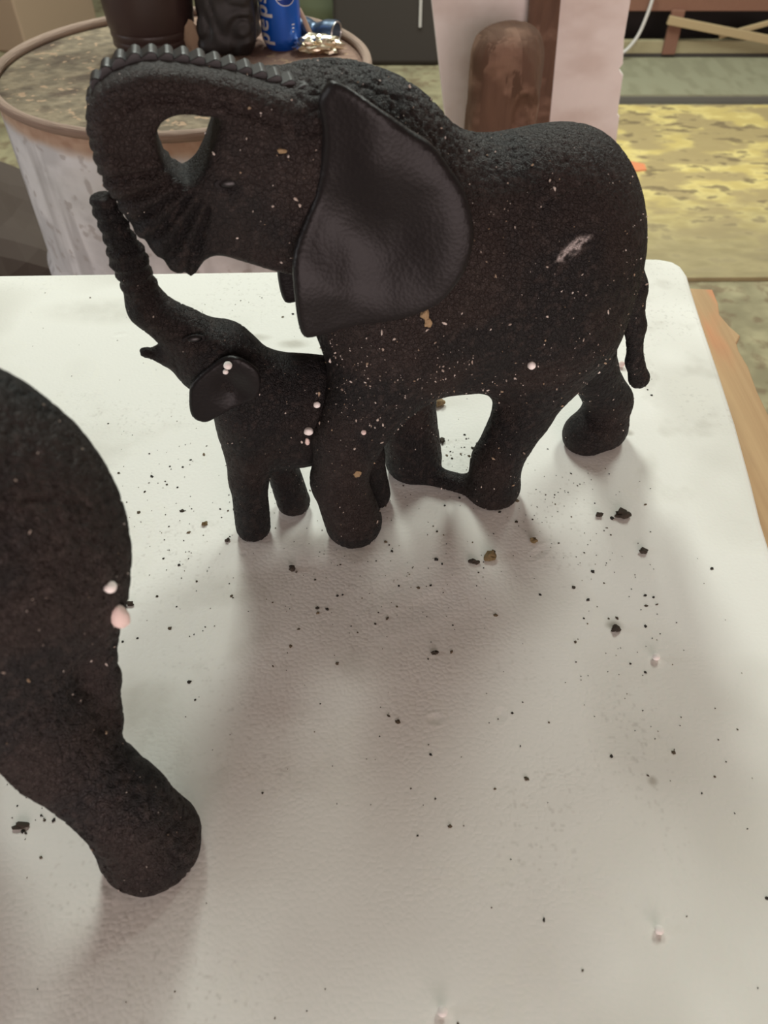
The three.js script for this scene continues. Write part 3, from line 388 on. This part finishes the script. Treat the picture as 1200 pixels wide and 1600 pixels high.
const canPrint = canvasMap(1024, 600, (c, w, h) => {
  c.fillStyle = '#1561d2'; c.fillRect(0, 0, w, h); c.save(); c.translate(w * 0.352, h * 0.93); c.rotate(-Math.PI / 2); c.fillStyle = '#ffffff'; c.font = 'bold 182px sans-serif'; c.textBaseline = 'middle'; c.fillText('pepsi', 0, 0); c.restore();
  const x = w * 0.575, y = h * 0.25, r = 92; c.save(); c.beginPath(); c.arc(x, y, r, 0, 7); c.fillStyle = '#ffffff'; c.fill(); c.beginPath(); c.arc(x, y, r - 6, 0, 7); c.clip();
  c.fillStyle = '#d8232f'; c.beginPath(); c.moveTo(x - r, y - r); c.lineTo(x + r, y - r); c.lineTo(x + r, y - 0.35 * r); c.bezierCurveTo(x + 0.2 * r, y - 0.5 * r, x - 0.2 * r, y + 0.25 * r, x - r, y - 0.05 * r); c.fill();
  c.fillStyle = '#0a3a9c'; c.beginPath(); c.moveTo(x - r, y + r); c.lineTo(x + r, y + r); c.lineTo(x + r, y + 0.2 * r); c.bezierCurveTo(x + 0.3 * r, y + 0.05 * r, x - 0.3 * r, y + 0.6 * r, x - r, y + 0.4 * r); c.fill(); c.restore();
  c.fillStyle = '#ffffff'; c.font = '15px sans-serif'; for (let i = 0; i < 3; i++) c.fillRect(w * 0.61, h * (0.64 + 0.045 * i), 26 - 6 * i, 9);
});
const can = thing('drink_can', 'blue soda can with white upright lettering on the drum', 'can', [-0.168, LID, -1.44], 0);
const canBody = new THREE.LatheGeometry([[0.025, 0.0], [0.0262, 0.002], [0.031, 0.011], [0.0325, 0.018], [0.0325, 0.104], [0.0315, 0.108]].map((p) => new THREE.Vector2(...p)), 64);
{ const p = canBody.attributes.position, uv = canBody.attributes.uv; for (let i = 0; i < p.count; i++) uv.setY(i, p.getY(i) / 0.108); }
const canMesh = part('can_body', canBody, new THREE.MeshPhysicalMaterial({ map: canPrint, metalness: 0.35, roughness: 0.3, clearcoat: 0.5 }), can); canMesh.rotation.y = Math.PI;
part('can_end', new THREE.LatheGeometry([[0, 0.113], [0.023, 0.113], [0.0245, 0.117], [0.0262, 0.1175], [0.0266, 0.115], [0.0315, 0.108]].map((p) => new THREE.Vector2(...p)), 48), M.metal, can);
part('can_base', new THREE.LatheGeometry([[0, 0.008], [0.02, 0.003], [0.0235, 0.0], [0.025, 0.0]].map((p) => new THREE.Vector2(...p)), 48), M.metal, can);
const peel = part('straw_strip', new THREE.TubeGeometry(new THREE.CatmullRomCurve3([V(0, 0.004, 0), V(-0.006, 0.02, -0.002), V(-0.016, 0.042, -0.006), V(-0.022, 0.052, -0.012)]), 16, 0.0042, 6).scale(1, 1, 0.6), std({ color: new THREE.Color(0.52, 0.36, 0.27), roughness: 0.7 }), scene); peel.position.set(-0.116, LID, -1.44); tag(peel, 'pale pinkish strip leaning against the right side of the blue can', 'strip');
const crushed = thing('crushed_can', 'dark blue crushed metal can lying on the drum behind the foil', 'can', [-0.118, LID, -1.465], rad(-24));
{ const g = new THREE.CylinderGeometry(0.02, 0.022, 0.086, 40, 24).rotateZ(Math.PI / 2), p = g.attributes.position; for (let i = 0; i < p.count; i++) { const x = p.getX(i), y = p.getY(i), z = p.getZ(i), k = 1 - 0.35 * smooth(0.02, 0, Math.abs(x - 0.006)) * smooth(-0.02, 0.02, y) - 0.15 * noise3(x * 70, y * 70, z * 70); p.setXYZ(i, x, y * k * 0.85, z * k); } g.computeVertexNormals(); part('can_body', g.translate(0, 0.0185, 0), M.blue, crushed); for (const s of [-1, 1]) part('can_end', new THREE.TorusGeometry(0.0175, 0.0018, 8, 32).rotateY(Math.PI / 2).scale(1, 0.85, 1).translate(s * 0.043, 0.0185, 0), M.metal, crushed); }
const foilGeo = (() => { const g = new THREE.IcosahedronGeometry(1, 5), p = g.attributes.position; for (let i = 0; i < p.count; i++) { const x = p.getX(i), y = p.getY(i), z = p.getZ(i), e = cells3(x * 2.1 + 5, y * 2.1, z * 2.1), k = 0.78 + 0.42 * Math.min(e, 0.6) + 0.25 * (noise3(x * 4, y * 4, z * 4) - 0.5); p.setXYZ(i, x * k * 0.044, Math.max(-0.011, y * k * 0.0175), z * k * 0.026); } return g.index ? g.toNonIndexed() : g; })(); foilGeo.computeVertexNormals();
const foil = part('crumpled_foil', foilGeo, M.foil, scene); foil.position.set(-0.108, LID + 0.011, -1.41); tag(foil, 'crumpled shiny gold and silver foil on the drum', 'foil');

// ---------------------------------------------------------------- panel, log and plank behind the elephant
const pnl = part('foam_board', (() => { const pts = [[0.245, 0], [0.12, 0.7], [0.07, 0.98], [0.06, 1.25], [0.42, 1.25], [0.455, 0.98], [0.472, 0.86], [0.474, 0.8], [0.482, 0.755], [0.476, 0.745], [0.487, 0.735], [0.492, 0.66], [0.497, 0.655], [0.502, 0.6], [0.52, 0.4], [0.57, 0]]; const s = new THREE.Shape(pts.map((p) => new THREE.Vector2(...p))); return boxUV(new THREE.ExtrudeGeometry(s, { depth: 0.034, bevelEnabled: true, bevelThickness: 0.003, bevelSize: 0.003, bevelOffset: -0.003, bevelSegments: 2 }), 0.6); })(), M.panel, scene);
pnl.position.set(0, 0, -1.76); tag(pnl, 'tall white foam panel with a chipped right edge standing behind the elephant', 'panel');
const logField = (x, y, z) => { let d = slabbed(Math.hypot(x * 1.0, z * 1.15) - 0.066 - 0.006 * noise3(x * 30, y * 12, z * 30), y - 0.39, 0.43, 0.05); d = smin(d, ball(0.014, 0.68, 0.05, 0.03, 0.1, 0.03)(x, y, z), 0.02); d = smax(d, -ball(0.012, 0.675, 0.085, 0.026, 0.055, 0.04)(x, y, z), 0.01); d = smax(d, -ball(-0.05, 0.7, 0.07, 0.05, 0.11, 0.035)(x, y, z), 0.012); return smax(d, 0.8 * x + 0.6 * z + 0.35 * (y - 0.79) - 0.058, 0.008); };
const log = part('carved_log', boxUV(meshField(logField, [-0.1, -0.06, -0.08], [0.1, 0.86, 0.12], 0.006, (x, y, z) => 0.008 * (fbm(x * 40, y * 20, z * 40, 3) - 0.5)), 0.3), M.brown, scene); log.position.set(0.228, 0.042, -1.585); log.rotation.y = 0.3; tag(log, 'rough brown wooden log with a rounded top and hollow in front of the white panel', 'log');
const plank = part('plank', boxUV(new RoundedBoxGeometry(0.058, 1.15, 0.022, 2, 0.004).rotateZ(0.06).translate(0.322, 0.576, -1.708), 0.3), M.brown, scene); tag(plank, 'narrow brown wooden plank leaning against the white panel', 'plank');

// ---------------------------------------------------------------- the floor beyond
const sheet = part('yellow_sheet', planUV(plate([[0.3, -2.19], [0.62, -2.175], [1.16, -2.181], [2.3, -2.2], [2.3, -3.62], [0.3, -3.63]], 0.015, 0.015, 0.002), 0.3, -2.17, 2.0, 1.46), M.yellow, scene); tag(sheet, 'yellow paint-stained sheet lying on the floor at the right', 'floor sheet');
const rag = part('orange_scrap', boxUV(plate([[-0.05, -0.03], [0.01, -0.045], [0.055, -0.02], [0.05, 0.03], [-0.02, 0.045], [-0.055, 0.02]], 0.006, 0.006, 0.001), 0.1), M.orange, scene); rag.position.set(0.945, 0.015, -2.98); tag(rag, 'small faded orange scrap on the yellow sheet', 'scrap');
const pf = thing('low_platform', 'low grey-green platform board with a dark edge beyond the yellow sheet', 'platform', [0, 0, 0]);
part('platform_top', boxUV(box(3.0, 0.02, 0.9, 1.9, 0.027, -4.13), 0.8), M.platform, pf); part('platform_edge', boxUV(box(3.0, 0.03, 0.03, 1.9, 0.015, -3.69), 0.5), M.platformEdge, pf); part('platform_edge', boxUV(box(3.0, 0.017, 0.8, 1.9, 0.0085, -4.12), 0.5), M.platformEdge, pf);
const fr = thing('wooden_frame', 'old wooden rack frame of red and pale bars with diagonal braces', 'frame', [0, 0.037, 0]);
const bars = [['rail', [0.7, 0.042, -4.2], [3.2, 0.042, -4.2], 0.03, 0.055, M.greenWood], ['top_rail', [0.7, 0.22, -4.2], [3.2, 0.22, -4.2], 0.03, 0.055, M.redWood], ['foot_rail', [0.7, 0.0075, -4.2], [3.2, 0.0075, -4.2], 0.04, 0.013, M.dark], ['post', [1.375, 0.015, -4.178], [1.37, 0.2, -4.178], 0.062, 0.02, M.redWood], ['post', [2.6, 0.015, -4.178], [2.6, 0.2, -4.178], 0.062, 0.02, M.redWood], ['brace', [1.33, 0.165, -4.155], [2.15, 0.03, -4.155], 0.02, 0.036, M.paleWood], ['brace', [1.6, 0.09, -4.18], [2.1, 0.22, -4.18], 0.016, 0.022, M.paleWood]];
for (const [n, a, b, w, h, m] of bars) part(n, boxUV(n === 'post' ? new RoundedBoxGeometry(w, b[1] - a[1], h, 2, 0.003).translate(a[0], (a[1] + b[1]) / 2, a[2]) : beam(a, b, w, h), 0.3), m, fr);
part('back_board', boxUV(box(2.5, 0.3, 0.02, 1.95, 0.15, -4.5), 0.3), M.dark, fr); for (const x of [0.75, 3.15]) part('side_rail', boxUV(box(0.03, 0.05, 0.3, x, 0.22, -4.35), 0.3), M.redWood, fr);
part('shelf_board', boxUV(box(2.5, 0.02, 0.34, 1.95, 0.265, -4.35), 0.3), M.dark, fr);
const wire = part('wire', new THREE.TubeGeometry(new THREE.CatmullRomCurve3([V(1.24, 0.31, -4.16), V(1.225, 0.22, -4.15), V(1.195, 0.13, -4.14), V(1.14, 0.07, -4.13), V(1.05, 0.045, -4.12)]), 24, 0.008, 8), M.wire, scene); tag(wire, 'curved pale wire hanging at the left end of the wooden frame', 'wire');
const carton = thing('cardboard_box', 'large tan cardboard box far behind the drum at the left', 'box', [-2.15, 0, -4.78], rad(-20));
part('box_body', boxUV(new RoundedBoxGeometry(1.0, 0.62, 0.6, 3, 0.012).translate(0, 0.31, 0), 0.4), M.carton, carton); part('flap', boxUV(box(0.98, 0.006, 0.29, 0, 0.622, 0.15), 0.4), M.carton, carton); part('flap', boxUV(box(0.98, 0.006, 0.29, 0, 0.622, -0.15), 0.4), M.carton, carton);
const crate = thing('dark_crate', 'dark wooden crate on the floor behind the right side of the drum', 'crate', [0.02, 0, -4.42]);
part('crate_body', boxUV(new RoundedBoxGeometry(0.52, 0.7, 0.5, 3, 0.03).translate(0, 0.35, 0), 0.4), M.dark, crate); part('corner_strip', boxUV(box(0.012, 0.5, 0.012, 0.15, 0.42, 0.254), 0.3), M.wire, crate);
const basin = thing('basin', 'pale green glossy basin half hidden beyond the drum', 'basin', [-0.27, 0.72, -4.5]); basin.position.set(-0.31, 0, -5.0);
part('basin_bowl', new THREE.LatheGeometry([[0, 0], [0.12, 0.004], [0.17, 0.03], [0.22, 0.1], [0.25, 0.18], [0.265, 0.184], [0.262, 0.19], [0.245, 0.19], [0.215, 0.105], [0.165, 0.04], [0, 0.014]].map((p) => new THREE.Vector2(...p)), 64), M.basin, basin);
const sackShape = (a, s) => boxUV(lump(a, s, 0.34, 6), 0.3);
for (const [label, p, a, s] of [['dark lumpy sack on the floor left of the drum, the front one', [-0.86, 0.19, -1.2], [0.24, 0.2, 0.22], 3], ['dark lumpy sack on the floor left of the drum, the rear one', [-1.05, 0.24, -1.75], [0.3, 0.25, 0.26], 9]]) { const k = part('sack', sackShape(a, s), std({ color: new THREE.Color(0.05, 0.034, 0.026), roughness: 0.85 }), scene); k.geometry.computeBoundingBox(); k.position.set(p[0], -k.geometry.boundingBox.min.y, p[2]); tag(k, label, 'sack', 'dark sacks beside the drum'); }
const backdrop = thing('dark_cabinet', 'low dark wooden cabinet along the back of the workshop', 'cabinet', [0.2, 0, -5.6]);
part('cabinet_body', boxUV(box(5.6, 0.8, 0.45, 0, 0.4, 0), 0.5), M.dark, backdrop); for (let i = 0; i < 5; i++) part('door', boxUV(box(1.06, 0.68, 0.02, -2.2 + 1.1 * i, 0.4, 0.235), 0.5), M.dark, backdrop);

renderer.render(scene, camera);
